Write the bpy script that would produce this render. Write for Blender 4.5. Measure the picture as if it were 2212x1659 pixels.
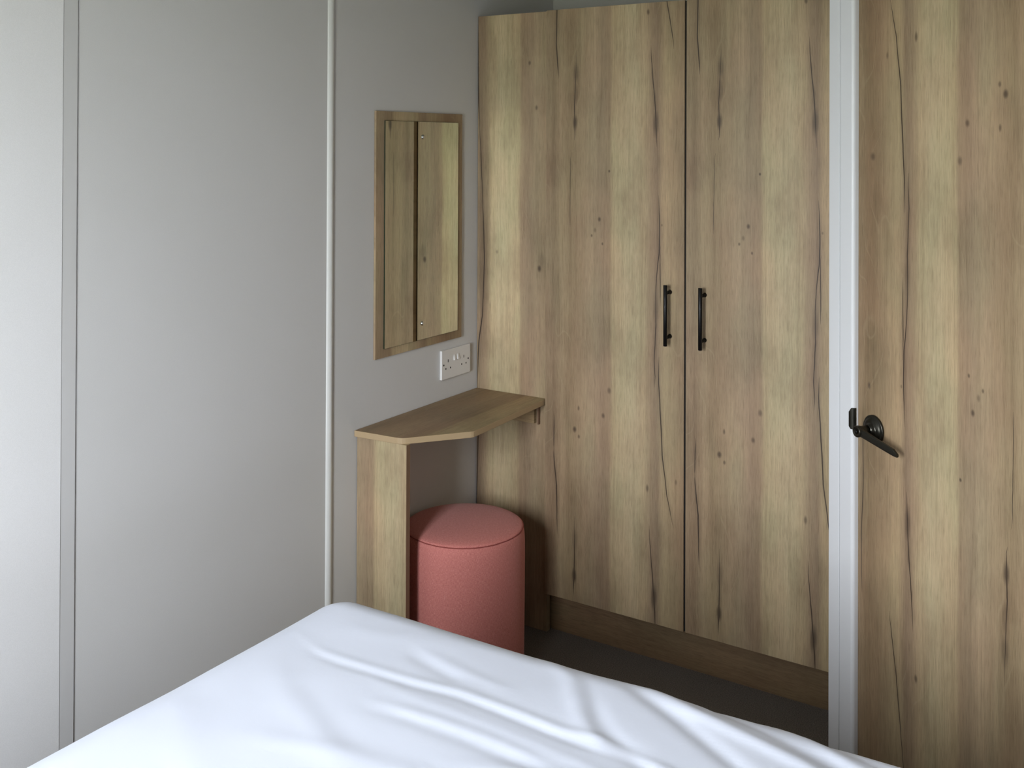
import bpy, bmesh, math, random
from mathutils import Vector, Matrix

# ------------------------------------------------------------------ clear
for o in list(bpy.data.objects):
    bpy.data.objects.remove(o, do_unlink=True)
S = bpy.context.scene
COL = S.collection

# ------------------------------------------------------------------ camera
# axes: left wall is x = 0, wardrobe filler panel is y = 0, floor is z = 0 (metres)
W_PX, H_PX, F_PX, HORIZON = 2212, 1659, 2221.64, 293.83
cam_d = bpy.data.cameras.new('camera')
cam = bpy.data.objects.new('camera', cam_d)
COL.objects.link(cam)
cam_d.sensor_fit = 'HORIZONTAL'
cam_d.sensor_width = 36.0
cam_d.lens = 36.0 * F_PX / W_PX
cam_d.shift_y = -(H_PX / 2 - HORIZON) / W_PX
cam_d.clip_start = 0.02
yaw, pit, rol = (math.radians(a) for a in (32.558, 0.3835, 0.2155))
fwd = Vector((-math.sin(yaw) * math.cos(pit), math.cos(yaw) * math.cos(pit), math.sin(pit)))
rgt = Vector((math.cos(yaw), math.sin(yaw), 0))
upv = rgt.cross(fwd)
r_ = rgt * math.cos(rol) + upv * math.sin(rol)
u_ = upv * math.cos(rol) - rgt * math.sin(rol)
M = Matrix((r_, u_, -fwd)).transposed().to_4x4()
M.translation = Vector((1.8198, -2.6488, 1.4558))
cam.matrix_world = M
S.camera = cam

# ------------------------------------------------------------------ world, light, exposure
world = bpy.data.worlds.new('overcast_sky')
S.world = world
world.use_nodes = True
wt = world.node_tree
bg = wt.nodes['Background']
# overcast sky over pale grassy ground, as the windows see it
tcw = wt.nodes.new('ShaderNodeTexCoord')
sxw = wt.nodes.new('ShaderNodeSeparateXYZ')
rpw = wt.nodes.new('ShaderNodeValToRGB')
adw = wt.nodes.new('ShaderNodeMath')
adw.operation = 'MULTIPLY_ADD'
adw.inputs[1].default_value = 0.5
adw.inputs[2].default_value = 0.5
rpw.color_ramp.elements[0].position = 0.485
rpw.color_ramp.elements[0].color = (0.30, 0.32, 0.25, 1)
rpw.color_ramp.elements[1].position = 0.515
rpw.color_ramp.elements[1].color = (0.90, 0.95, 1.0, 1)
wt.links.new(tcw.outputs['Generated'], sxw.inputs[0])
wt.links.new(sxw.outputs[2], adw.inputs[0])
wt.links.new(adw.outputs[0], rpw.inputs[0])
wt.links.new(rpw.outputs[0], bg.inputs[0])
bg.inputs[1].default_value = 40.0

# window in the wall behind the bed head: x0, x1, z0, z1 (with a light portal for the sky)
WINDOWS = [(0.72, 1.24, 0.74, 1.86)]
Y_WIN = -3.15
for x0, x1, z0, z1 in WINDOWS:
    ld = bpy.data.lights.new('window_daylight', 'AREA')
    ld.shape = 'RECTANGLE'
    ld.size = x1 - x0
    ld.size_y = z1 - z0
    ld.cycles.is_portal = True
    lo = bpy.data.objects.new('window_daylight', ld)
    COL.objects.link(lo)
    lo.location = ((x0 + x1) / 2, Y_WIN - 0.085, (z0 + z1) / 2)
    lo.rotation_euler = (math.radians(90), 0, 0)
S.cycles.blur_glossy = 0.0              # keep the wall mirror sharp for light bounced onto the wardrobe

vs = S.view_settings
vs.view_transform = 'Standard'
vs.look = 'None'
vs.gamma = 1.0
vs.use_curve_mapping = False
vs.exposure = 0.40

# ------------------------------------------------------------------ materials
def lin(r, g, b):
    f = lambda c: (c / 255 / 12.92) if c / 255 <= 0.04045 else ((c / 255 + 0.055) / 1.055) ** 2.4
    return (f(r), f(g), f(b), 1)

class NT:
    def __init__(s, name):
        s.m = bpy.data.materials.new(name)
        s.m.use_nodes = True
        s.t = s.m.node_tree
        s.b = s.t.nodes['Principled BSDF']
    def n(s, typ, **kw):
        nd = s.t.nodes.new(typ)
        for k, v in kw.items():
            setattr(nd, k, v)
        return nd
    def put(s, sock, v):
        if hasattr(v, 'is_output'):
            s.t.links.new(v, sock)
        else:
            sock.default_value = v
    def math(s, op, a, b=None, c=None, clamp=False):
        nd = s.n('ShaderNodeMath', operation=op, use_clamp=clamp)
        for i, v in enumerate((a, b, c)):
            if v is not None:
                s.put(nd.inputs[i], v)
        return nd.outputs[0]
    def xyz(s, x=0.0, y=0.0, z=0.0):
        nd = s.n('ShaderNodeCombineXYZ')
        for i, v in enumerate((x, y, z)):
            s.put(nd.inputs[i], v)
        return nd.outputs[0]
    def noise(s, vec, scale=1.0, detail=2.0, rough=0.5, dist=0.0):
        nd = s.n('ShaderNodeTexNoise')
        s.put(nd.inputs['Vector'], vec)
        nd.inputs['Scale'].default_value = scale
        nd.inputs['Detail'].default_value = detail
        nd.inputs['Roughness'].default_value = rough
        nd.inputs['Distortion'].default_value = dist
        return nd.outputs[0]
    def ramp(s, fac, stops, interp='LINEAR'):
        nd = s.n('ShaderNodeValToRGB')
        cr = nd.color_ramp
        cr.interpolation = interp
        while len(cr.elements) < len(stops):
            cr.elements.new(0.5)
        for e, (p, c) in zip(cr.elements, stops):
            e.position = p
            e.color = c
        s.put(nd.inputs[0], fac)
        return nd.outputs[0]
    def mix(s, fac, a, b, mode='MIX'):
        nd = s.n('ShaderNodeMix', data_type='RGBA', blend_type=mode)
        s.put(nd.inputs[0], fac)
        s.put(nd.inputs[6], a)
        s.put(nd.inputs[7], b)
        return nd.outputs[2]
    def curve(s, x, pts):
        nd = s.n('ShaderNodeFloatCurve')
        c = nd.mapping.curves[0]
        while len(c.points) < len(pts):
            c.points.new(0.5, 0.5)
        for p, (a, b) in zip(c.points, pts):
            p.location = (a, b)
            p.handle_type = 'VECTOR'
        nd.mapping.update()
        s.put(nd.inputs['Value'], x)
        return nd.outputs[0]
    def maprange(s, v, a, b, c=0.0, d=1.0, smooth=True):
        nd = s.n('ShaderNodeMapRange', interpolation_type='SMOOTHSTEP' if smooth else 'LINEAR')
        for i, q in enumerate((v, a, b, c, d)):
            s.put(nd.inputs[i], q)
        return nd.outputs[0]
    def bump(s, h, strength=0.2, dist=0.01):
        nd = s.n('ShaderNodeBump')
        nd.inputs['Strength'].default_value = strength
        nd.inputs['Distance'].default_value = dist
        s.put(nd.inputs['Height'], h)
        s.t.links.new(nd.outputs[0], s.b.inputs['Normal'])

def plain(name, rgb, rough=0.5, metal=0.0, spec=0.5):
    k = NT(name)
    k.b.inputs['Base Color'].default_value = lin(*rgb)
    k.b.inputs['Roughness'].default_value = rough
    k.b.inputs['Metallic'].default_value = metal
    k.b.inputs['Specular IOR Level'].default_value = spec
    return k.m

VMAX = 2.2
def make_oak(name, gain=(1, 1, 1), features=True):
    """printed rustic oak board; u across the board and v up it, both in metres in the UV map"""
    k = NT(name)
    uvn = k.n('ShaderNodeUVMap')
    sep = k.n('ShaderNodeSeparateXYZ')
    k.t.links.new(uvn.outputs[0], sep.inputs[0])
    u, v = sep.outputs[0], sep.outputs[1]
    # slow wander of the figure across the board
    wan = k.math('SUBTRACT', k.noise(k.xyz(k.math('MULTIPLY', u, 5.0), k.math('MULTIPLY', v, 2.2)), 1.0, 3.0), 0.5)
    uw = k.math('MULTIPLY_ADD', wan, 0.014, u)
    cols = [(0.00, (163, 144, 117)), (0.03, (152, 133, 107)), (0.055, (170, 152, 122)), (0.085, (158, 139, 110)),
            (0.12, (166, 148, 119)), (0.16, (172, 154, 126)), (0.185, (160, 141, 116)), (0.212, (163, 144, 117)),
            (0.222, (186, 170, 136)), (0.29, (194, 181, 147)), (0.322, (184, 168, 135)), (0.342, (166, 147, 120)),
            (0.36, (150, 131, 108)), (0.382, (176, 157, 125)), (0.41, (166, 147, 117)), (0.44, (154, 134, 106)),
            (0.475, (148, 127, 99)), (0.515, (158, 138, 109))]
    base = k.ramp(k.math('DIVIDE', uw, 0.55), [(a / 0.55, lin(*c)) for a, c in cols])
    # cloudy tone along the length
    cl = k.noise(k.xyz(k.math('MULTIPLY', u, 9.0), k.math('MULTIPLY', v, 4.0), 3.1), 1.0, 4.0, 0.6)
    base = k.mix(1.0, base, k.ramp(cl, [(0.30, (0.80, 0.78, 0.77, 1)), (0.52, (1, 1, 1, 1)), (0.72, (1.12, 1.12, 1.10, 1))]), 'MULTIPLY')
    warm = k.noise(k.xyz(k.math('MULTIPLY', u, 14.0), k.math('MULTIPLY', v, 4.0), 9.7), 1.0, 2.0)
    base = k.mix(1.0, base, k.ramp(warm, [(0.35, (0.97, 1.0, 0.97, 1)), (0.65, (1.04, 0.99, 0.98, 1))]), 'MULTIPLY')
    # streaks
    st = k.noise(k.xyz(k.math('MULTIPLY', uw, 95.0), k.math('MULTIPLY', v, 2.4)), 1.0, 4.0, 0.6, 0.25)
    base = k.mix(1.0, base, k.ramp(st, [(0.30, (0.88, 0.865, 0.85, 1)), (0.5, (1, 1, 1, 1)), (0.70, (1.07, 1.07, 1.06, 1))]), 'MULTIPLY')
    # pale wavy growth lines
    gl = k.math('MULTIPLY_ADD', k.noise(k.xyz(k.math('MULTIPLY', u, 7.0), k.math('MULTIPLY', v, 3.2), 5.0), 1.0, 2.0, 0.4), 0.22, u)
    gs = k.math('ABSOLUTE', k.math('SINE', k.math('MULTIPLY', gl, 95.0)))
    gline = k.math('MULTIPLY', k.maprange(gs, 0.0, 0.16, 1.0, 0.0), k.maprange(cl, 0.36, 0.6, 1.0, 0.0))
    base = k.mix(k.math('MULTIPLY', gline, 0.13), base, lin(206, 192, 156))
    # fine pores
    fine = k.noise(k.xyz(k.math('MULTIPLY', u, 800.0), k.math('MULTIPLY', v, 28.0)), 1.0, 3.0, 0.65)
    base = k.mix(1.0, base, k.ramp(fine, [(0.28, (0.72, 0.71, 0.69, 1)), (0.5, (1, 1, 1, 1)), (0.75, (1.08, 1.08, 1.07, 1))]), 'MULTIPLY')
    fib = k.noise(k.xyz(k.math('MULTIPLY', uw, 300.0), k.math('MULTIPLY', v, 7.0), 2.0), 1.0, 4.0, 0.65)
    base = k.mix(1.0, base, k.ramp(fib, [(0.30, (0.87, 0.86, 0.84, 1)), (0.5, (1, 1, 1, 1)), (0.70, (1.08, 1.08, 1.07, 1))]), 'MULTIPLY')
    if features:
        vn = k.math('DIVIDE', v, VMAX)
        jit = k.math('MULTIPLY', k.math('SUBTRACT', k.noise(k.xyz(0.0, k.math('MULTIPLY', v, 22.0)), 1.0, 3.0), 0.5), 0.0022)
        uj = k.math('ADD', u, jit)
        # cracks: each track is u(v) and half-width(v) (mm)
        tracks = [
            ([(0.30, .043), (0.339, .042), (0.447, .040), (0.535, .030), (0.568, .030), (0.642, .031), (1.662, .041), (1.751, .034), (1.85, .036)],
             [(0.30, 0), (0.34, 1.2), (0.44, 2.6), (0.53, 1.8), (0.555, 0), (0.57, 1.2), (0.62, 1.6), (0.66, 0), (1.64, 0), (1.68, 2.2), (1.85, 2.2)]),
            ([(0.12, .098), (0.161, .098), (0.196, .100), (0.357, .101), (1.247, .082), (1.414, .084), (1.478, .098), (1.563, .096), (1.697, .102)],
             [(0.135, 0), (0.18, 2.0), (0.25, 1.8), (0.34, 0.8), (0.38, 0), (1.20, 0), (1.25, 0.9), (1.40, 0.8), (1.44, 0), (1.46, 0), (1.50, 1.8), (1.60, 1.5), (1.70, 0.6), (1.74, 0)]),
            ([(0.12, .357), (0.154, .356), (0.268, .347), (0.363, .339), (0.807, .355), (0.849, .352), (0.952, .357), (1.03, .356), (1.08, .358), (1.15, .366), (1.21, .368), (1.294, .365), (1.478, .357), (1.567, .353), (1.622, .347), (1.698, .341), (1.76, .338)],
             [(0.10, 0), (0.15, 2.0), (0.27, 1.7), (0.36, 0.9), (0.40, 0), (0.77, 0), (0.82, 1.4), (0.95, 1.8), (1.03, 1.4), (1.10, 1.5), (1.16, 2.4), (1.25, 1.8), (1.32, 0), (1.44, 0), (1.50, 2.0), (1.62, 1.8), (1.69, 1.2), (1.74, 0)]),
            ([(0.39, .412), (0.416, .407), (0.485, .391), (0.534, .385), (0.592, .377), (0.641, .375), (0.742, .369), (0.808, .365), (1.03, .370), (1.16, .369), (1.50, .42), (1.734, .408), (1.843, .389), (2.006, .369), (2.1, .36)],
             [(0.39, 0), (0.45, 1.4), (0.55, 2.0), (0.70, 2.4), (0.80, 1.8), (0.87, 0), (0.99, 0), (1.03, 1.2), (1.12, 1.6), (1.18, 0), (1.71, 0), (1.76, 1.5), (1.90, 1.7), (2.08, 0.8)]),
            ([(1.30, .494), (1.374, .494), (1.476, .493), (1.571, .499), (1.72, .497)],
             [(1.28, 0), (1.36, 1.4), (1.47, 1.6), (1.58, 1.4), (1.68, 1.0), (1.72, 0)]),
        ]
        # the narrow panel beside the wall is cut from another stretch of board (v offset 3)
        tracks.append(([(0.0, .366), (0.35, .372), (0.60, .366), (0.72, .371), (0.84, .366), (0.92, .353), (1.09, .346), (1.25, .352), (1.40, .360), (1.60, .371), (1.85, .374)],
                       [(0.0, 0), (0.3, 1.5), (0.45, 2.4), (0.62, 2.6), (0.70, 1.0), (0.84, 3.0), (0.95, 2.0), (1.1, 2.6), (1.3, 1.2), (1.40, 1.8), (1.50, 0.6), (1.60, 2.8), (1.72, 2.0), (1.84, 1.6)]))
        vn3 = k.math('DIVIDE', k.math('SUBTRACT', v, 3.0), VMAX)
        dark = None
        for ti, (cu, cw) in enumerate(tracks):
            vt = vn3 if ti == len(tracks) - 1 else vn
            cu = [(0.0, cu[0][1] / .55)] + [(a / VMAX, b / .55) for a, b in cu] + [(1.0, cu[-1][1] / .55)]
            cw = [(0.0, 0.0)] + [(a / VMAX, b / 10) for a, b in cw] + [(1.0, 0.0)]
            c = k.math('MULTIPLY', k.curve(vt, cu), 0.55)
            w = k.math('MULTIPLY', k.curve(vt, cw), 0.0125)
            d = k.math('ABSOLUTE', k.math('SUBTRACT', uj, c))
            on = k.math('GREATER_THAN', w, 0.00025)
            mk = k.math('MULTIPLY', k.maprange(k.math('DIVIDE', d, k.math('MAXIMUM', w, 0.0002)), 0.25, 1.0, 1.0, 0.0), on)
            halo = k.math('MULTIPLY', k.maprange(d, 0.0, 0.012, 0.20, 0.0), k.math('MULTIPLY', k.curve(vt, cw), 5.0, clamp=True))
            mk = k.math('MAXIMUM', k.math('MULTIPLY', mk, 0.95), halo)
            dark = mk if dark is None else k.math('MAXIMUM', dark, mk)
        vec = k.xyz(k.math('MULTIPLY_ADD', jit, 0.8, u), v)
        # knots and pin knots: u, v, half-width, half-height, strength
        blobs = [(.098, 1.516, .010, .030, .75), (.355, 1.512, .012, .050, .62), (.100, .197, .010, .030, .75), (.353, .195, .012, .048, .70),
                 (.101, 1.66, .014, .040, .45), (.100, 1.60, .010, .05, .35), (.352, 1.575, .006, .04, .45), (.102, .30, .012, .05, .30), (.357, 1.00, .010, .07, .38),
                 (.210, 1.376, .0042, .0055, .75), (.179, 1.237, .0065, .009, .70), (.165, 1.205, .006, .009, .4), (.154, 1.189, .004, .006, .65), (.189, 1.167, .004, .006, .65),
                 (.331, 1.824, .006, .011, .65), (.212, .749, .008, .012, .55), (.113, .685, .0045, .010, .6), (.193, .675, .007, .010, .6),
                 (.100, .622, .009, .013, .75), (.114, .603, .005, .008, .6), (.332, .493, .006, .014, .6), (.474, 1.249, .006, .010, .6),
                 (.463, .744, .010, .012, .55), (.418, .525, .005, .010, .45), (.374, 1.229, .004, .006, .5), (.100, .64, .03, .05, .16),
                 (.184, 4.698, .006, .009, .6), (.159, 4.562, .006, .010, .6), (.147, 4.079, .008, .014, .75), (.140, 4.105, .016, .03, .25), (.30, 4.12, .006, .008, .4), (.12, 3.62, .005, .009, .5)]
        for bu, bv, ba, bb, bs in blobs:
            sb = k.n('ShaderNodeVectorMath', operation='SUBTRACT')
            k.put(sb.inputs[0], vec)
            sb.inputs[1].default_value = (bu, bv, 0)
            ml = k.n('ShaderNodeVectorMath', operation='MULTIPLY')
            k.put(ml.inputs[0], sb.outputs[0])
            ml.inputs[1].default_value = (1 / ba, 1 / bb, 0)
            ln = k.n('ShaderNodeVectorMath', operation='LENGTH')
            k.put(ln.inputs[0], ml.outputs[0])
            mk = k.maprange(ln.outputs['Value'], 0.2, 1.1, bs, 0.0)
            dark = k.math('MAXIMUM', dark, mk)
        base = k.mix(dark, base, lin(58, 46, 40))
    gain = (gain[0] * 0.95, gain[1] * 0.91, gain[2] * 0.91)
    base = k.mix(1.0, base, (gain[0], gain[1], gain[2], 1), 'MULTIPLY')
    k.t.links.new(base, k.b.inputs['Base Color'])
    k.b.inputs['Roughness'].default_value = 0.48
    k.b.inputs['Specular IOR Level'].default_value = 0.35
    k.bump(fine, 0.12, 0.002)
    return k.m

OAK = make_oak('rustic_oak_laminate')
OAK_CLEAR = make_oak('oak_laminate_clear', features=False)
OAK_PLAIN = make_oak('oak_laminate_straight', gain=(0.80, 0.75, 0.67), features=False)
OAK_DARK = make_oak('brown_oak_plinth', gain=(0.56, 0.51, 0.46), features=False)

def make_wall(name, rgb):
    k = NT(name)
    tc = k.n('ShaderNodeTexCoord')
    a = k.noise(tc.outputs['Object'], 900, 2.0, 0.6)
    b = k.noise(tc.outputs['Object'], 3.0, 2.0, 0.5)
    c = k.mix(1.0, lin(*rgb), k.ramp(a, [(0.3, (0.95, 0.95, 0.95, 1)), (0.7, (1.04, 1.04, 1.04, 1))]), 'MULTIPLY')
    c = k.mix(1.0, c, k.ramp(b, [(0.3, (0.985, 0.985, 0.98, 1)), (0.7, (1.01, 1.01, 1.01, 1))]), 'MULTIPLY')
    k.t.links.new(c, k.b.inputs['Base Color'])
    k.b.inputs['Roughness'].default_value = 0.62
    k.b.inputs['Specular IOR Level'].default_value = 0.3
    k.bump(a, 0.10, 0.001)
    return k.m
WALL = make_wall('grey_vinyl_wallboard', (209, 208, 207))
WALL_PALE = make_wall('vinyl_wallboard_brightened', (225, 224, 224))  # paler tone lifts the brightness of the far-left panel
STRIP = plain('grey_trim_foil', (198, 197, 196), 0.5)
BEAD = plain('pale_joint_bead', (220, 220, 217), 0.4)
FRAME_WHITE = plain('white_frame_foil', (226, 227, 230), 0.35)
CEIL = plain('ceiling_greyed', (158, 156, 152), 0.7)  # unseen ceiling greyed to return less bounce and deepen shadows
WALL_DARKENED = make_wall('darkened_unseen_wallboard', (116, 108, 102))  # tone of the unseen walls, darkened to cut bounce and deepen shadows
GROOVE_SHADE = plain('groove_shade_grey', (120, 120, 122), 0.8)
GAP = plain('gap_shade', (30, 26, 24), 0.9)  # near-black colour standing in for the shade inside gaps
BLACK = plain('satin_black_metal', (26, 25, 26), 0.32, 0.6)
BRONZE = plain('black_bronze_metal', (62, 60, 54), 0.30, 0.85)
BAND = plain('oak_edge_banding', (176, 152, 118), 0.5)
EDGE = plain('brown_edge_banding', (128, 100, 78), 0.5)
CHROME = plain('polished_chrome', (225, 225, 225), 0.06, 1.0)
MIRROR = plain('mirror_silver', (222, 224, 212), 0.0, 1.0)
GLASS_EDGE = plain('dark_glass_edge', (30, 48, 36), 0.15)
PLASTIC = plain('white_plastic', (226, 224, 222), 0.3)
HOLE = plain('socket_hole_dark', (22, 20, 18), 0.8)
BASE = plain('bed_base_grey_fabric', (92, 88, 84), 0.9)
MATT = plain('mattress_ticking', (225, 224, 220), 0.85)

def make_carpet():
    k = NT('dark_brown_carpet')
    tc = k.n('ShaderNodeTexCoord')
    a = k.noise(tc.outputs['Object'], 350, 3.0, 0.7)
    c = k.ramp(a, [(0.30, lin(86, 80, 75)), (0.55, lin(126, 118, 111)), (0.75, lin(158, 150, 142))])
    k.t.links.new(c, k.b.inputs['Base Color'])
    k.b.inputs['Roughness'].default_value = 0.95
    k.b.inputs['Specular IOR Level'].default_value = 0.1
    k.bump(a, 0.7, 0.006)
    return k.m
CARPET = make_carpet()

def make_linen():
    k = NT('coral_pink_linen')
    uvn = k.n('ShaderNodeUVMap')
    sep = k.n('ShaderNodeSeparateXYZ')
    k.t.links.new(uvn.outputs[0], sep.inputs[0])
    u, v = sep.outputs[0], sep.outputs[1]
    a = k.noise(k.xyz(k.math('MULTIPLY', u, 1500), k.math('MULTIPLY', v, 120)), 1.0, 3.0, 0.6)
    b = k.noise(k.xyz(k.math('MULTIPLY', u, 160), k.math('MULTIPLY', v, 1500)), 1.0, 3.0, 0.6)
    ab = k.math('MULTIPLY_ADD', k.math('ADD', a, b), 0.5, 0.0)
    c = k.ramp(ab, [(0.34, lin(180, 102, 97)), (0.50, lin(208, 128, 120)), (0.64, lin(228, 158, 149))])
    slub = k.noise(k.xyz(k.math('MULTIPLY', u, 240), k.math('MULTIPLY', v, 28), 4.0), 1.0, 2.0, 0.5)
    c = k.mix(k.maprange(slub, 0.66, 0.80, 0.0, 0.5), c, lin(226, 164, 156))
    k.t.links.new(c, k.b.inputs['Base Color'])
    k.b.inputs['Roughness'].default_value = 0.9
    k.b.inputs['Specular IOR Level'].default_value = 0.15
    k.b.inputs['Sheen Weight'].default_value = 0.15
    k.bump(ab, 0.22, 0.0015)
    return k.m
LINEN = make_linen()
PIPING = plain('coral_seam_thread', (150, 72, 66), 0.9)

def make_cotton():
    k = NT('white_cotton_percale')
    tc = k.n('ShaderNodeTexCoord')
    a = k.noise(tc.outputs['Object'], 38, 3.0, 0.55, 0.4)
    k.b.inputs['Base Color'].default_value = lin(231, 236, 251)
    k.b.inputs['Roughness'].default_value = 0.85
    k.b.inputs['Specular IOR Level'].default_value = 0.2
    k.b.inputs['Sheen Weight'].default_value = 0.1
    k.bump(a, 0.03, 0.010)
    return k.m
COTTON = make_cotton()

def make_pane():
    k = NT('clear_window_glass')
    t = k.t
    tr = k.n('ShaderNodeBsdfTransparent')
    gl = k.n('ShaderNodeBsdfGlossy')
    gl.inputs['Roughness'].default_value = 0.0
    mx = k.n('ShaderNodeMixShader')
    mx.inputs[0].default_value = 0.06
    t.links.new(tr.outputs[0], mx.inputs[1])
    t.links.new(gl.outputs[0], mx.inputs[2])
    t.links.new(mx.outputs[0], t.nodes['Material Output'].inputs[0])
    return k.m
PANE = make_pane()

# ------------------------------------------------------------------ builders
def link(name, bm, mat, parent=None, smooth=False, uv=None):
    """one bmesh -> one mesh object; uv(co, normal) gives metres for the board figure"""
    bmesh.ops.recalc_face_normals(bm, faces=bm.faces)
    if uv:
        lay = bm.loops.layers.uv.new('UVMap')
        for f in bm.faces:
            for l in f.loops:
                l[lay].uv = uv(l.vert.co)
    me = bpy.data.meshes.new(name)
    bm.to_mesh(me)
    bm.free()
    me.materials.append(mat)
    if smooth:
        for p in me.polygons:
            p.use_smooth = True
    o = bpy.data.objects.new(name, me)
    COL.objects.link(o)
    if parent:
        o.parent = parent
    return o

def box_bm(x0, x1, y0, y1, z0, z1, bev=0.0, seg=2, bm=None):
    b = bmesh.new()
    vs_ = [b.verts.new((x, y, z)) for x in (x0, x1) for y in (y0, y1) for z in (z0, z1)]
    for f in ((0, 1, 3, 2), (4, 6, 7, 5), (0, 4, 5, 1), (2, 3, 7, 6), (0, 2, 6, 4), (1, 5, 7, 3)):
        b.faces.new([vs_[i] for i in f])
    bmesh.ops.recalc_face_normals(b, faces=b.faces)
    if bev > 0:
        bmesh.ops.bevel(b, geom=list(b.edges), offset=bev, segments=seg, affect='EDGES', profile=0.5)
    if bm is None:
        return b
    merge(bm, b)
    return bm

def merge(dst, src):
    me = bpy.data.meshes.new('tmp')
    src.to_mesh(me)
    src.free()
    dst.from_mesh(me)
    bpy.data.meshes.remove(me)

def box(name, x0, x1, y0, y1, z0, z1, mat, parent=None, bev=0.0, uv=None, seg=2):
    return link(name, box_bm(x0, x1, y0, y1, z0, z1, bev, seg), mat, parent, False, uv)

def prism_bm(poly, z0, z1, bev=0.0, seg=2):
    b = bmesh.new()
    lo_ = [b.verts.new((x, y, z0)) for x, y in poly]
    hi_ = [b.verts.new((x, y, z1)) for x, y in poly]
    n = len(poly)
    b.faces.new(lo_[::-1])
    b.faces.new(hi_)
    for i in range(n):
        b.faces.new((lo_[i], lo_[(i + 1) % n], hi_[(i + 1) % n], hi_[i]))
    bmesh.ops.recalc_face_normals(b, faces=b.faces)
    if bev > 0:
        bmesh.ops.bevel(b, geom=list(b.edges), offset=bev, segments=seg, affect='EDGES', profile=0.5)
    return b

def lathe_bm(profile, n=48, axis='Z', uvr=None):
    """profile: list of (radius, height); closed with poles when radius is 0"""
    b = bmesh.new()
    rings = []
    for r, h in profile:
        if r < 1e-6:
            rings.append([b.verts.new((0, 0, h))])
        else:
            rings.append([b.verts.new((r * math.cos(2 * math.pi * i / n), r * math.sin(2 * math.pi * i / n), h)) for i in range(n)])
    for a, c in zip(rings, rings[1:]):
        for i in range(n):
            j = (i + 1) % n
            if len(a) == 1 and len(c) == 1:
                continue
            if len(a) == 1:
                b.faces.new((a[0], c[i], c[j]))
            elif len(c) == 1:
                b.faces.new((a[i], a[j], c[0]))
            else:
                b.faces.new((a[i], a[j], c[j], c[i]))
    if axis == 'X':
        bmesh.ops.rotate(b, verts=b.verts, cent=(0, 0, 0), matrix=Matrix.Rotation(math.pi / 2, 3, 'Y'))
    elif axis == '-Y':
        bmesh.ops.rotate(b, verts=b.verts, cent=(0, 0, 0), matrix=Matrix.Rotation(math.pi / 2, 3, 'X'))
    return b

def move(bm, v):
    bmesh.ops.translate(bm, verts=bm.verts, vec=v)
    return bm

def empty(name, loc=(0, 0, 0), rz=0.0):
    o = bpy.data.objects.new(name, None)
    o.empty_display_size = 0.05
    COL.objects.link(o)
    o.location = loc
    o.rotation_euler = (0, 0, rz)
    return o

def tag(o, label, cat, group=None):
    o['label'] = label
    o['category'] = cat
    if group:
        o['group'] = group
    return o

def struct(o, label, cat):
    o['kind'] = 'structure'
    return tag(o, label, cat)

# ------------------------------------------------------------------ room shell
CEIL_Z, Y_BACK, X_RIGHT = 2.20, 0.467, 2.25
struct(box('floor', -0.1, 2.4, -3.3, 0.6, -0.06, 0.0, CARPET), 'dark brown short pile carpet over the bedroom floor', 'floor')
struct(box('ceiling', -0.1, 2.4, -3.3, 0.6, CEIL_Z, CEIL_Z + 0.05, CEIL), 'plain ceiling above the wardrobe and bed, greyed to cut bounced light', 'ceiling')
wl = struct(box('wall_left', -0.08, -0.012, -3.3, 0.56, 0, CEIL_Z, GAP), 'light grey vinyl clad wall behind the mirror and dressing shelf', 'wall')
box('wall_panel', -0.012, 0.0, -1.396, -0.668, 0, CEIL_Z, WALL, wl)
box('wall_panel', -0.012, 0.0, -0.668, Y_BACK, 0, CEIL_Z, WALL, wl)
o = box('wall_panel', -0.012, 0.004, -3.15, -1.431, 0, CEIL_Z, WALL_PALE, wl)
o['label'] = 'wall panel beyond the flat trim strip, brightened by a paler tone'

def bead_bm(y, half, h, z0, z1, seg=10):
    pts = [(h * math.sin(math.pi * i / seg) ** 0.7, y - half + 2 * half * i / seg) for i in range(seg + 1)]
    return prism_bm([(-0.001, y - half)] + [(max(a, 0.0002), b_) for a, b_ in pts] + [(-0.001, y + half)], z0, z1)
struct(link('trim_1', bead_bm(-0.668, 0.012, 0.007, 0, CEIL_Z), BEAD), 'slim rounded pale joint bead running up the grey wall', 'trim')
struct(box('trim_2', -0.012, 0.003, -1.431, -1.3985, 0, CEIL_Z, STRIP, None, 0.0006), 'flat grey cover strip beside the paler wall panel', 'trim')
struct(box('wall_back', -0.08, 1.2, Y_BACK, Y_BACK + 0.06, 0, CEIL_Z, WALL), 'grey wall showing above the top of the wardrobe', 'wall')

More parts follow.
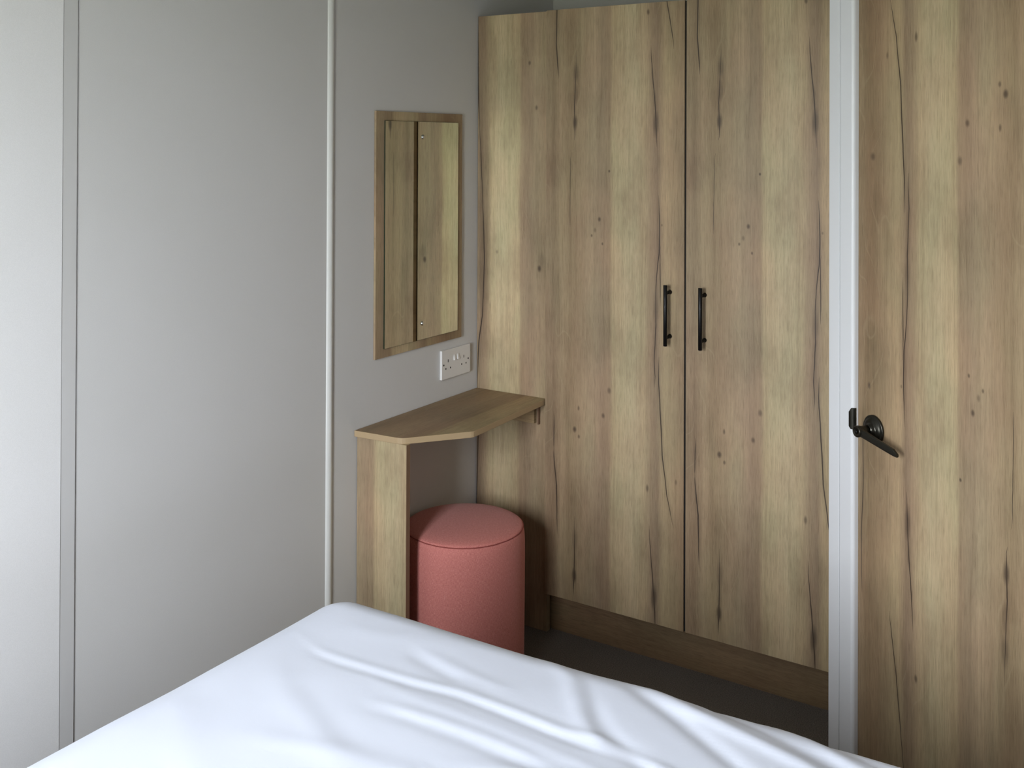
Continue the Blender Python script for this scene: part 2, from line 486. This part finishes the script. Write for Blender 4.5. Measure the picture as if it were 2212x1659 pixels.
# window wall behind the bed head, with an opening
bw = bmesh.new()
y0, y1 = Y_WIN - 0.08, Y_WIN
xs = sorted([-0.08, X_RIGHT + 0.08] + [w[0] for w in WINDOWS] + [w[1] for w in WINDOWS])
for xa, xb in zip(xs, xs[1:]):
    hit = [w for w in WINDOWS if abs(w[0] - xa) < 1e-6]
    if hit:
        box_bm(xa, xb, y0, y1, 0, hit[0][2], bm=bw)
        box_bm(xa, xb, y0, y1, hit[0][3], CEIL_Z, bm=bw)
    else:
        box_bm(xa, xb, y0, y1, 0, CEIL_Z, bm=bw)
struct(link('wall_front', bw, WALL_DARKENED), 'unseen window wall behind the bed, darkened to cut bounced light', 'wall')
for n_, (x0, x1, z0, z1) in enumerate(WINDOWS):
    cx_ = (x0 + x1) / 2
    win = struct(empty('window_%d' % (n_ + 1), (cx_, Y_WIN, z0)),
                 'white framed window above the head of the bed', 'window')
    def wpart(name, xa, xb, ya, yb, za, zb, mat, bev=0.0):
        return box(name, xa - cx_, xb - cx_, ya - Y_WIN, yb - Y_WIN, za - z0, zb - z0, mat, win, bev)
    fw = 0.025
    wpart('window_frame', x0, x0 + fw, y0 + 0.01, y1 - 0.01, z0, z1, FRAME_WHITE, 0.003)
    wpart('window_frame', x1 - fw, x1, y0 + 0.01, y1 - 0.01, z0, z1, FRAME_WHITE, 0.003)
    wpart('window_frame', x0 + fw, x1 - fw, y0 + 0.01, y1 - 0.01, z0, z0 + fw, FRAME_WHITE, 0.003)
    wpart('window_frame', x0 + fw, x1 - fw, y0 + 0.01, y1 - 0.01, z1 - fw, z1, FRAME_WHITE, 0.003)
    wpart('window_pane', x0 + fw, x1 - fw, y0 + 0.035, y0 + 0.039, z0 + fw, z1 - fw, PANE)
    wpart('window_sill', x0 - 0.02, x1 + 0.02, y1, y1 + 0.03, z0 - 0.02, z0, FRAME_WHITE, 0.004)

# diagonal wall with the oak door; local frame: s along the wall, n towards the room
O_D = Vector((1.6433, -0.5916, 0))
D_D = Vector((0.8023802, -0.5968132, 0))
N_D = Vector((-0.5968132, -0.8023802, 0))
RZ_D = math.atan2(D_D.y, D_D.x)       # local x = D_D, local -y = N_D
def diag_empty(name):
    return empty(name, O_D, RZ_D)
DOOR_S0, DOOR_S1, DOOR_H = -0.530, 0.235, 2.02
bd = bmesh.new()
box_bm(0.29, 0.756, 0.0, 0.06, 0, CEIL_Z, bm=bd)
box_bm(-0.600, 0.29, 0.0, 0.06, DOOR_H + 0.05, CEIL_Z, bm=bd)
wd = link('wall_diagonal', bd, WALL)
wd.location = O_D
wd.rotation_euler = (0, 0, RZ_D)
struct(wd, 'grey angled wall around the oak door', 'wall')
struct(box('wall_right', X_RIGHT, X_RIGHT + 0.06, -3.2, -1.0, 0, CEIL_Z, WALL_DARKENED), 'unseen wall on the door side of the bed, darkened to cut bounced light', 'wall')
struct(box('wall_partition', 1.165, 1.20, -0.20, Y_BACK, 0, CEIL_Z, WALL), 'thin partition at the end of the wardrobe behind the white frame', 'wall')

door = struct(diag_empty('door_1'), 'oak door with dark lever handle in the white frame', 'door')
box('door_leaf', DOOR_S0, DOOR_S1, 0.0, 0.038, 0.008, DOOR_H, OAK, door, 0.001, uv=lambda c: (-c.x, 2.1727 - c.z))
# lever set
hs, hz = -0.4565, 0.8315
rose = lathe_bm([(0, 0), (0.0305, 0.0), (0.0315, 0.002), (0.0312, 0.0050), (0.0285, 0.0062), (0.0272, 0.0060), (0.0250, 0.0085), (0.0190, 0.0115),
                 (0.0150, 0.0125), (0.0150, 0.0138), (0.0128, 0.0155), (0.0118, 0.020), (0, 0.020)], 56)
bmesh.ops.rotate(rose, verts=rose.verts, cent=(0, 0, 0), matrix=Matrix.Rotation(math.pi / 2, 3, 'X'))
move(rose, (hs, 0, hz))
ro = link('handle_rose', rose, BRONZE, door, True)
neck = lathe_bm([(0, 0.018), (0.0112, 0.018), (0.0108, 0.03), (0.0112, 0.036), (0.0125, 0.041), (0.0125, 0.048), (0.0115, 0.0498), (0.0085, 0.0502), (0.0080, 0.0492), (0, 0.0492)], 32)
bmesh.ops.rotate(neck, verts=neck.verts, cent=(0, 0, 0), matrix=Matrix.Rotation(math.pi / 2, 3, 'X'))
move(neck, (hs, 0, hz))
lev = link('handle_lever', neck, BRONZE, door, True)
# lever arm: swept rectangular section from the neck to the beak tip
def arm_bm():
    path = [(0.000, -0.042, 0.0, 0.0085, 0.0060), (0.012, -0.0415, -0.002, 0.0085, 0.0050), (0.045, -0.039, -0.0085, 0.0080, 0.0040), (0.080, -0.036, -0.0155, 0.0075, 0.0036), (0.098, -0.034, -0.0192, 0.0072, 0.0036), (0.108, -0.033, -0.0235, 0.0036, 0.0034)]
    b = bmesh.new()
    rings = []
    for x, y, z, hh, ht in path:
        c = 0.6
        ring = [(-ht, -hh * c), (-ht * c, -hh), (ht * c, -hh), (ht, -hh * c), (ht, hh * c), (ht * c, hh), (-ht * c, hh), (-ht, hh * c)]
        rings.append([b.verts.new((x, y + p, z + q)) for p, q in ring])
    for a, c in zip(rings, rings[1:]):
        for i in range(8):
            b.faces.new((a[i], a[(i + 1) % 8], c[(i + 1) % 8], c[i]))
    b.faces.new(rings[0])
    b.faces.new(rings[-1][::-1])
    return move(b, (hs, 0, hz))
ao = link('lever_arm', arm_bm(), BRONZE, lev)
pin = lathe_bm([(0, 0.0485), (0.0042, 0.0485), (0.0042, 0.0512), (0.0034, 0.0520), (0, 0.0520)], 20)
bmesh.ops.rotate(pin, verts=pin.verts, cent=(0, 0, 0), matrix=Matrix.Rotation(math.pi / 2, 3, 'X'))
link('privacy_pin', move(pin, (hs, 0, hz)), BLACK, lev, True)

# white frame post: inner slip and rounded architrave, with the strike plate let into its edge
fr = struct(diag_empty('trim_3'), 'white door frame post between the wardrobe and the oak door', 'door frame')
box('frame_slip', -0.5935, -0.5570, -0.0150, 0.05, 0, DOOR_H + 0.05, FRAME_WHITE, fr, 0.0012)
def rounded_post():
    x0, x1, yf, r = -0.5545, -0.5090, -0.016, 0.008
    pts = [(x0, 0.05), (x0, yf + 0.0015), (x0 + 0.0015, yf)]
    for i in range(7):
        a = math.pi / 2 * i / 6
        pts.append((x1 - r + r * math.sin(a), yf + r - r * math.cos(a)))
    pts += [(x1, -0.0008), (DOOR_S0 - 0.0025, -0.0008), (DOOR_S0 - 0.0025, 0.05)]
    return prism_bm(pts, 0, DOOR_H + 0.05)
arc_ = link('architrave', rounded_post(), FRAME_WHITE, fr)
gv = box('groove_shade_strip', -0.5570, -0.5543, -0.0132, 0.04, 0, DOOR_H + 0.05, GROOVE_SHADE, fr)  # grey strip added so the slit beside the architrave looks shaded
def strike_bm():
    # lip plate wrapped on the rounded edge of the architrave
    x1, yf, r, t = -0.5090, -0.016, 0.008, 0.0018
    prof = [(x1 - 0.0115, yf)]
    for i in range(7):
        a = math.pi / 2 * i / 6
        prof.append((x1 - r + r * math.sin(a), yf + r - r * math.cos(a)))
    z0, z1 = 0.819, 0.8665
    b = bmesh.new()
    inn, out = [], []
    m_ = len(prof)
    for i, (x, y) in enumerate(prof):
        a = 0 if i == 0 else math.pi / 2 * (i - 1) / 6
        nx, ny = math.sin(a), -math.cos(a)
        cut = 0.010 * max(0, 1 - i / 2.5)
        cb = 0.005 * max(0, 1 - i / 2.0)
        inn.append((b.verts.new((x, y, z0 + cb)), b.verts.new((x, y, z1 - cut))))
        out.append((b.verts.new((x + nx * t, y + ny * t, z0 + cb)), b.verts.new((x + nx * t, y + ny * t, z1 - cut))))
    for i in range(m_ - 1):
        b.faces.new((out[i][0], out[i + 1][0], out[i + 1][1], out[i][1]))
        b.faces.new((inn[i][0], inn[i][1], inn[i + 1][1], inn[i + 1][0]))
        b.faces.new((out[i][1], out[i + 1][1], inn[i + 1][1], inn[i][1]))
        b.faces.new((out[i][0], inn[i][0], inn[i + 1][0], out[i + 1][0]))
    b.faces.new((out[0][0], out[0][1], inn[0][1], inn[0][0]))
    b.faces.new((out[-1][0], inn[-1][0], inn[-1][1], out[-1][1]))
    return b
st_ = link('strike_plate', strike_bm(), BRONZE, fr)
st_['label'] = 'black strike plate lip on the edge of the white frame'
fr2 = struct(diag_empty('trim_4'), 'white door frame post on the hinge side of the oak door', 'door frame')
box('architrave', DOOR_S1 + 0.002, 0.30, -0.016, 0.05, 0, DOOR_H + 0.05, FRAME_WHITE, fr2, 0.002)
fr3 = struct(diag_empty('trim_5'), 'white door frame head above the oak door', 'door frame')
box('architrave', -0.508, DOOR_S1, -0.016, 0.05, DOOR_H + 0.003, DOOR_H + 0.07, FRAME_WHITE, fr3, 0.002)

# ------------------------------------------------------------------ wardrobe
T_Z, B_Z, X_F, GX, X_E, DT = 1.850, 0.121, 0.2590, 0.7038, 1.147, 0.018
ward = tag(empty('wardrobe', (0.575, 0.22, 0)), 'tall rustic oak wardrobe with two doors and black bar handles', 'wardrobe')
WX, WY = 0.575, 0.22
def wbox(name, x0, x1, yy0, yy1, z0, z1, mat, parent=ward, bev=0.0, uv=None, off=(0.575, 0.22)):
    return box(name, x0 - off[0], x1 - off[0], yy0 - off[1], yy1 - off[1], z0, z1, mat, parent, bev, uv)
wbox('filler_panel', 0.002, X_F - 0.001, 0.0, 0.018, 0.0, T_Z, OAK, uv=lambda c: (0.375 - (c.x + WX), c.z + 3.0), bev=0.0006)
bc = bmesh.new()
def cb(*a):
    box_bm(a[0] - WX, a[1] - WX, a[2] - WY, a[3] - WY, a[4], a[5], bm=bc)
cb(0.002, 0.018, 0.019, 0.46, 0.0, T_Z)
cb(X_E + 0.001, X_E + 0.016, 0.002, 0.46, 0.0, T_Z)
cb(0.018, X_E, 0.019, 0.46, T_Z - 0.016, T_Z)
cb(0.018, X_E, 0.44, 0.455, 0.0, T_Z - 0.016)
cb(X_F, X_E, 0.002, 0.44, B_Z + 0.002, B_Z + 0.018)
cb(X_F + 0.001, X_E, 0.002, 0.019, T_Z - 0.016, T_Z - 0.001)
link('carcass', bc, EDGE, ward)
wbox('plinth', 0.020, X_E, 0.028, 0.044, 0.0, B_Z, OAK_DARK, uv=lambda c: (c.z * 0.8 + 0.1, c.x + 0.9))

def bar_handle_bm(x, zc, half=0.0835, yb=-0.050, r=0.0056):
    b = lathe_bm([(0, -half), (r - 0.001, -half), (r, -half + 0.001), (r, half - 0.001), (r - 0.001, half), (0, half)], 20)
    move(b, (x - WX, yb - WY, zc))
    for dz in (-0.061, 0.061):
        s_ = lathe_bm([(0, 0), (0.0062, 0), (0.0062, 0.002), (0.0044, 0.004), (0.0044, -DT - yb), (0, -DT - yb)], 16, '-Y')
        move(s_, (x - WX, -DT - WY, zc + dz))
        merge(b, s_)
    return b
def ward_door(x0, x1, hx, uoff):
    d = wbox('door', x0, x1, -DT, 0.0, B_Z, T_Z, OAK, uv=lambda c: (c.x + WX - uoff, c.z), bev=0.0008)
    # front face uses the board figure; the banded edges keep the same foil
    h = link('handle', bar_handle_bm(hx, 0.985), BLACK, d, True)
    h['label'] = 'slim black bar handle'
    for p in h.data.polygons:
        p.use_smooth = len(p.vertices) == 4
    return d
wbox('gap_shade_strip', GX - 0.0026, GX + 0.0026, -0.0145, 0.001, B_Z + 0.002, T_Z - 0.002, GAP)  # near-black strip added to darken the gap between the doors
ward_door(X_F + 0.001, GX - 0.0027, 0.6597, 0.2603)
ward_door(GX + 0.0027, X_E, 0.7611, 0.7038)

# ------------------------------------------------------------------ dressing shelf
SZ, ST = 0.6932, 0.0165
sh = tag(empty('dressing_shelf', (0.09, -0.29, 0)), 'angled oak dressing shelf on a side panel below the wall mirror', 'shelf')
sx, sy_ = 0.09, -0.29
poly = [(0.002, -0.002), (0.002, -0.573), (0.140, -0.564), (0.152, -0.560), (0.160, -0.553), (0.268, -0.412), (0.271, -0.405), (0.2715, -0.395), (0.255, -0.004), (0.250, -0.002)]
b = prism_bm([(x - sx, y - sy_) for x, y in poly], SZ - ST, SZ, 0.0014)
tp = link('shelf_top', b, OAK_PLAIN, sh, uv=lambda c: (c.x * 0.9 + 0.13, c.y + 0.9))
tp.data.materials.append(BAND)
for p in tp.data.polygons:
    if abs(p.normal.z) < 0.9:
        p.material_index = 1
box('end_panel', 0.002 - sx, 0.168 - sx, -0.561 - sy_, -0.545 - sy_, 0.0, SZ - ST, OAK_CLEAR, sh, 0.0008, uv=lambda c: (0.155 + (c.x + sx), c.z + 0.66))
box('edge_strip', 0.168 - sx, 0.1686 - sx, -0.5605 - sy_, -0.5455 - sy_, 0.0, SZ - ST, EDGE, sh)
box('batten', 0.03 - sx, 0.220 - sx, -0.016 - sy_, -0.001 - sy_, SZ - ST - 0.060, SZ - ST, OAK_PLAIN, sh, 0.001, uv=lambda c: (c.z * 0.5, c.x))
br = box('gap_shade_tab', 0.2290 - sx, 0.2335 - sx, -0.012 - sy_, -0.001 - sy_, SZ - ST - 0.062, SZ - ST, EDGE, sh, 0.0006)  # brown tab added for the shadow gap at the batten's end

# ------------------------------------------------------------------ wall mirror
mr = tag(empty('wall_mirror', (0.0, -0.31, 0.868)), 'frameless mirror screwed to an oak backing board on the grey wall', 'mirror')
my, mz = -0.31, 0.868
bb_ = box('backing_board', 0.001, 0.008, -0.4958 - my, -0.0919 - my, -0.002, 0.6738, OAK_CLEAR, mr, 0.0008, uv=lambda c: (c.y + 0.33, c.z + 0.35))
g = box('mirror_glass', 0.0085, 0.0116, -0.4615 - my, -0.1178 - my, 0.8900 - mz, 1.5160 - mz, GLASS_EDGE, mr)
f = bmesh.new()
vs_ = [f.verts.new((0.0118, y - my, z - mz)) for y, z in ((-0.4609, 0.8906), (-0.1184, 0.8906), (-0.1184, 1.5154), (-0.4609, 1.5154))]
f.faces.new(vs_)
sil = link('mirror_face', f, MIRROR, g)
for z in (1.472, 0.9365):
    c = lathe_bm([(0, 0), (0.0066, 0), (0.0066, 0.0012), (0.0056, 0.0030), (0.0038, 0.0043), (0.0015, 0.0049), (0, 0.0050)], 24, 'X')
    link('screw_cap', move(c, (0.0119, -0.2922 - my, z - mz)), CHROME, mr, True)

# ------------------------------------------------------------------ wall socket
so = tag(empty('wall_socket', (0.0, -0.1203, 0.7955)), 'white double power socket with two switches above the dressing shelf', 'socket')
box('faceplate', 0.001, 0.0095, -0.073, 0.073, -0.043, 0.043, PLASTIC, so, 0.0012)
for y in (-0.010, 0.008):
    b = prism_bm([(0.0093, -0.0042), (0.0118, -0.0042), (0.0118, 0.0042), (0.0093, 0.0042)], -0.0085, 0.0085, 0.0008)
    for v_ in b.verts:
        if v_.co.x > 0.011:
            v_.co.x += 0.0016 if v_.co.z < 0 else -0.0012
    link('switch', move(b, (0, y, 0.0155)), PLASTIC, so)
for y in (-0.042, 0.039):
    for dy, dz, hy, hz_ in ((0, 0.010, 0.0016, 0.0042), (-0.0115, -0.012, 0.0022, 0.0024), (0.0115, -0.012, 0.0022, 0.0024)):
        box('pin_hole', 0.0088, 0.00965, y + dy - hy, y + dy + hy, dz - hz_, dz + hz_, HOLE, so)
for y in (-0.064, 0.0615):
    c = lathe_bm([(0, 0), (0.0028, 0), (0.0028, 0.0006), (0.0022, 0.0010), (0, 0.0010)], 16, 'X')
    link('screw', move(c, (0.0092, y, 0.0)), HOLE, so, True)

# ------------------------------------------------------------------ stool
stx, sty, sr, stz = 0.182, -0.321, 0.164, 0.402
stool = tag(empty('stool', (stx, sty, 0)), 'round coral pink upholstered stool tucked under the dressing shelf', 'stool')
def uv_cyl(c):
    a = math.atan2(c.y, c.x + 1e-9)
    return (a * sr, c.z)
prof = [(0, 0.012), (sr - 0.006, 0.012), (sr + 0.001, 0.018), (sr + 0.0025, 0.05), (sr + 0.0035, 0.20), (sr + 0.004, 0.32), (sr + 0.0038, stz - 0.045), (sr + 0.0025, stz - 0.020), (sr + 0.0005, stz - 0.006), (sr - 0.0015, stz - 0.001), (sr - 0.004, stz - 0.0015)]
link('body', lathe_bm(prof, 96), LINEN, stool, True, uv=uv_cyl)
top = [(sr - 0.0035, stz - 0.002), (sr - 0.0015, stz + 0.0012), (sr - 0.006, stz + 0.0045), (sr - 0.020, stz + 0.0085), (sr - 0.05, stz + 0.0125), (0.06, stz + 0.016), (0.02, stz + 0.017), (0, stz + 0.017)]
link('seat_pad', lathe_bm(top, 96), LINEN, stool, True, uv=lambda c: (c.x, c.y))
# stitched seam ring, slightly uneven
def ring_bm(R, z, r, n=120, m=6):
    b = bmesh.new()
    rnd = random.Random(4)
    ring = []
    for i in range(n):
        a = 2 * math.pi * i / n
        rr, zz = R + rnd.uniform(-.0003, .0003), z + 0.0010 * math.sin(3 * a + 1) + rnd.uniform(-.0003, .0003)
        ring.append([b.verts.new(((rr + r * math.cos(2 * math.pi * j / m)) * math.cos(a), (rr + r * math.cos(2 * math.pi * j / m)) * math.sin(a), zz + r * math.sin(2 * math.pi * j / m))) for j in range(m)])
    for i in range(n):
        for j in range(m):
            b.faces.new((ring[i][j], ring[(i + 1) % n][j], ring[(i + 1) % n][(j + 1) % m], ring[i][(j + 1) % m]))
    return b
link('seam', ring_bm(sr - 0.0008, stz - 0.0005, 0.0012), PIPING, stool, True)
foot = lathe_bm([(0, 0), (0.014, 0), (0.014, 0.0125), (0, 0.0125)], 16)
for a in (0.8, 2.37, 3.94, 5.5):
    link('foot', move(foot.copy(), (0.12 * math.cos(a), 0.12 * math.sin(a), 0)), BLACK, stool)
foot.free()

# ------------------------------------------------------------------ bed and duvet
BX0, BX1, BY0, BY1 = 0.545, 1.945, -3.12, -1.235
bed = tag(empty('bed', ((BX0 + BX1) / 2, (BY0 + BY1) / 2, 0)), 'double bed with mattress under the white duvet', 'bed')
bcx, bcy = (BX0 + BX1) / 2, (BY0 + BY1) / 2
box('bed_base', BX0 + 0.02 - bcx, BX1 - 0.02 - bcx, BY0 - bcy, BY1 - 0.02 - bcy, 0.05, 0.34, BASE, bed, 0.012)
box('mattress', BX0 + 0.005 - bcx, BX1 - 0.005 - bcx, BY0 - bcy, BY1 - 0.005 - bcy, 0.342, 0.555, MATT, bed, 0.035, seg=4)
for x in (BX0 + 0.1, BX1 - 0.1):
    for y in (BY0 + 0.1, BY1 - 0.12):
        box('leg', x - 0.025 - bcx, x + 0.025 - bcx, y - 0.025 - bcy, y + 0.025 - bcy, 0, 0.05, BLACK, bed, 0.002)

FOLDS = [  # polyline on the bed top, ridge height (+) or hollow (-), half width
    ([(0.556, -1.352), (0.63, -1.38), (0.698, -1.381), (0.831, -1.371), (0.911, -1.359), (1.001, -1.361), (1.083, -1.365), (1.152, -1.354), (1.214, -1.365), (1.40, -1.39)], 0.0042, 0.0085),
    ([(0.60, -1.372), (0.64, -1.396), (0.70, -1.397), (0.831, -1.387), (0.911, -1.376), (1.001, -1.378), (1.083, -1.382), (1.214, -1.382)], -0.0050, 0.0085),
    ([(0.74, -1.40), (0.86, -1.412), (1.0, -1.412), (1.15, -1.42), (1.3, -1.43)], 0.003, 0.013),
    ([(0.58, -1.43), (0.63, -1.469), (0.709, -1.513), (0.767, -1.535), (0.834, -1.573), (0.873, -1.597), (1.02, -1.66)], 0.0055, 0.030),
    ([(0.66, -1.46), (0.735, -1.50), (0.80, -1.53), (0.87, -1.56)], -0.004, 0.022),
    ([(1.045, -1.225), (1.075, -1.261), (1.141, -1.334), (1.199, -1.363), (1.28, -1.42)], -0.0055, 0.014),
    ([(1.02, -1.23), (1.05, -1.27), (1.11, -1.335), (1.17, -1.38)], 0.005, 0.014),
    ([(1.067, -1.180), (1.163, -1.195), (1.228, -1.218), (1.312, -1.237), (1.40, -1.256), (1.52, -1.30)], 0.009, 0.013),
    ([(1.10, -1.190), (1.14, -1.215), (1.216, -1.248), (1.321, -1.305), (1.42, -1.36)], -0.008, 0.014),
    ([(1.20, -1.150), (1.26, -1.185), (1.34, -1.207), (1.44, -1.235), (1.52, -1.27)], -0.006, 0.011),
    ([(1.28, -1.145), (1.34, -1.170), (1.389, -1.187), (1.434, -1.21), (1.52, -1.245)], 0.005, 0.010),
    ([(1.35, -1.140), (1.40, -1.165), (1.46, -1.19), (1.54, -1.215)], -0.006, 0.010),
    ([(0.76, -1.30), (0.787, -1.314), (0.845, -1.329), (0.896, -1.337)], -0.005, 0.013),
    ([(0.78, -1.287), (0.83, -1.300), (0.90, -1.312), (0.98, -1.318)], 0.003, 0.012),
    ([(0.80, -1.475), (0.855, -1.468), (0.978, -1.463), (1.06, -1.463), (1.20, -1.48)], -0.004, 0.014),
    ([(0.82, -1.452), (0.90, -1.446), (1.0, -1.440), (1.12, -1.445)], 0.004, 0.012),
    ([(0.95, -1.185), (1.0, -1.215), (1.05, -1.245), (1.10, -1.30)], 0.005, 0.014),
    ([(0.70, -1.62), (0.86, -1.58), (1.05, -1.56), (1.25, -1.53)], 0.005, 0.022),
    ([(1.0, -1.52), (1.15, -1.46), (1.32, -1.40), (1.5, -1.35)], 0.006, 0.017),
    ([(1.02, -1.545), (1.17, -1.485), (1.34, -1.425), (1.5, -1.38)], -0.005, 0.015),
    ([(0.60, -1.30), (0.68, -1.29), (0.76, -1.26), (0.86, -1.235)], 0.003, 0.025),
    ([(0.53, -1.60), (0.60, -1.63), (0.70, -1.70), (0.8, -1.74)], 0.004, 0.030),
]
def seg_dist(px, py, pl):
    best, par, tot = 9.0, 0.0, 0.0
    L = [math.dist(a, c) for a, c in zip(pl, pl[1:])]
    T = sum(L)
    acc = 0.0
    for (a, c), l in zip(zip(pl, pl[1:]), L):
        t = max(0.0, min(1.0, ((px - a[0]) * (c[0] - a[0]) + (py - a[1]) * (c[1] - a[1])) / (l * l)))
        d = math.hypot(px - a[0] - t * (c[0] - a[0]), py - a[1] - t * (c[1] - a[1]))
        if d < best:
            best, par = d, (acc + t * l) / T
        acc += l
    return best, par
def duvet_bm():
    R, TOP, DROP = 0.095, 0.617, 0.30
    cx0, cx1, cy0, cy1 = 0.468 + R, BX1 - R + 0.06, BY0 + 0.02, -1.152 - R
    ext = R * math.pi / 2 + DROP
    step = 0.0065
    p0, p1, q0, q1 = cx0 - ext, cx1 + ext, cy0, cy1 + ext
    nx, ny = int((p1 - p0) / step), int((q1 - q0) / step)
    from mathutils import noise as N
    boxes = [(min(p[0] for p in f_[0]) - 3 * f_[2], max(p[0] for p in f_[0]) + 3 * f_[2], min(p[1] for p in f_[0]) - 3 * f_[2], max(p[1] for p in f_[0]) + 3 * f_[2]) for f_ in FOLDS]
    b = bmesh.new()
    grid = []
    for i in range(nx + 1):
        row = []
        p = p0 + (p1 - p0) * i / nx
        for j in range(ny + 1):
            q = q0 + (q1 - q0) * j / ny
            cx, cy = min(max(p, cx0), cx1), min(max(q, cy0), cy1)
            ex, ey = p - cx, q - cy
            e = math.hypot(ex, ey)
            dx, dy = (ex / e, ey / e) if e > 1e-9 else (0, 0)
            ph = min(e / R, math.pi / 2)
            out = R * math.sin(ph)
            z = TOP - R * (1 - math.cos(ph))
            dn = max(0.0, e - R * math.pi / 2)
            z -= dn
            x, y = cx + dx * out, cy + dy * out
            y += 0.030 * (x - 0.5)
            # soft fill of the duvet, then folds
            n1 = N.noise((x * 2.6, y * 2.6, 0.3))
            n2 = N.noise((x * 7.0 + 3, y * 7.0, 1.7))
            h = 0.004 * n1 + 0.0016 * n2
            if y > -1.85:
                for (pl, am, wd_), (ax0, ax1, ay0, ay1) in zip(FOLDS, boxes):
                    if x < ax0 or x > ax1 or y < ay0 or y > ay1:
                        continue
                    d, t = seg_dist(x, y, pl)
                    if d < 2.6 * wd_:
                        h += (0.24 + 0.26 * min(1, max(0, (x - 0.75) / 0.5))) * am * math.exp(-(d / wd_) ** 2) * min(1.0, 5 * t + 0.15, 5 * (1 - t) + 0.15)
            side = math.sin(ph)
            # hanging drape ripples
            rip = (math.sin((p + q) * 21 + 2.0 * N.noise((p * 3, q * 3, 5))) * 0.5 + 0.5) * 0.022 * min(1, dn / 0.12)
            h_out = h * side + rip
            x += dx * h_out
            y += dy * h_out
            z += h * (1 - side * 0.7)
            row.append(b.verts.new((x, y, z)))
        grid.append(row)
    for i in range(nx):
        for j in range(ny):
            b.faces.new((grid[i][j], grid[i + 1][j], grid[i + 1][j + 1], grid[i][j + 1]))
    return b
dv = link('duvet', duvet_bm(), COTTON, None, True)
sol = dv.modifiers.new('thickness', 'SOLIDIFY')
sol.thickness = 0.012
sol.offset = -1
tag(dv, 'rumpled plain white cotton duvet spread over the bed', 'duvet')
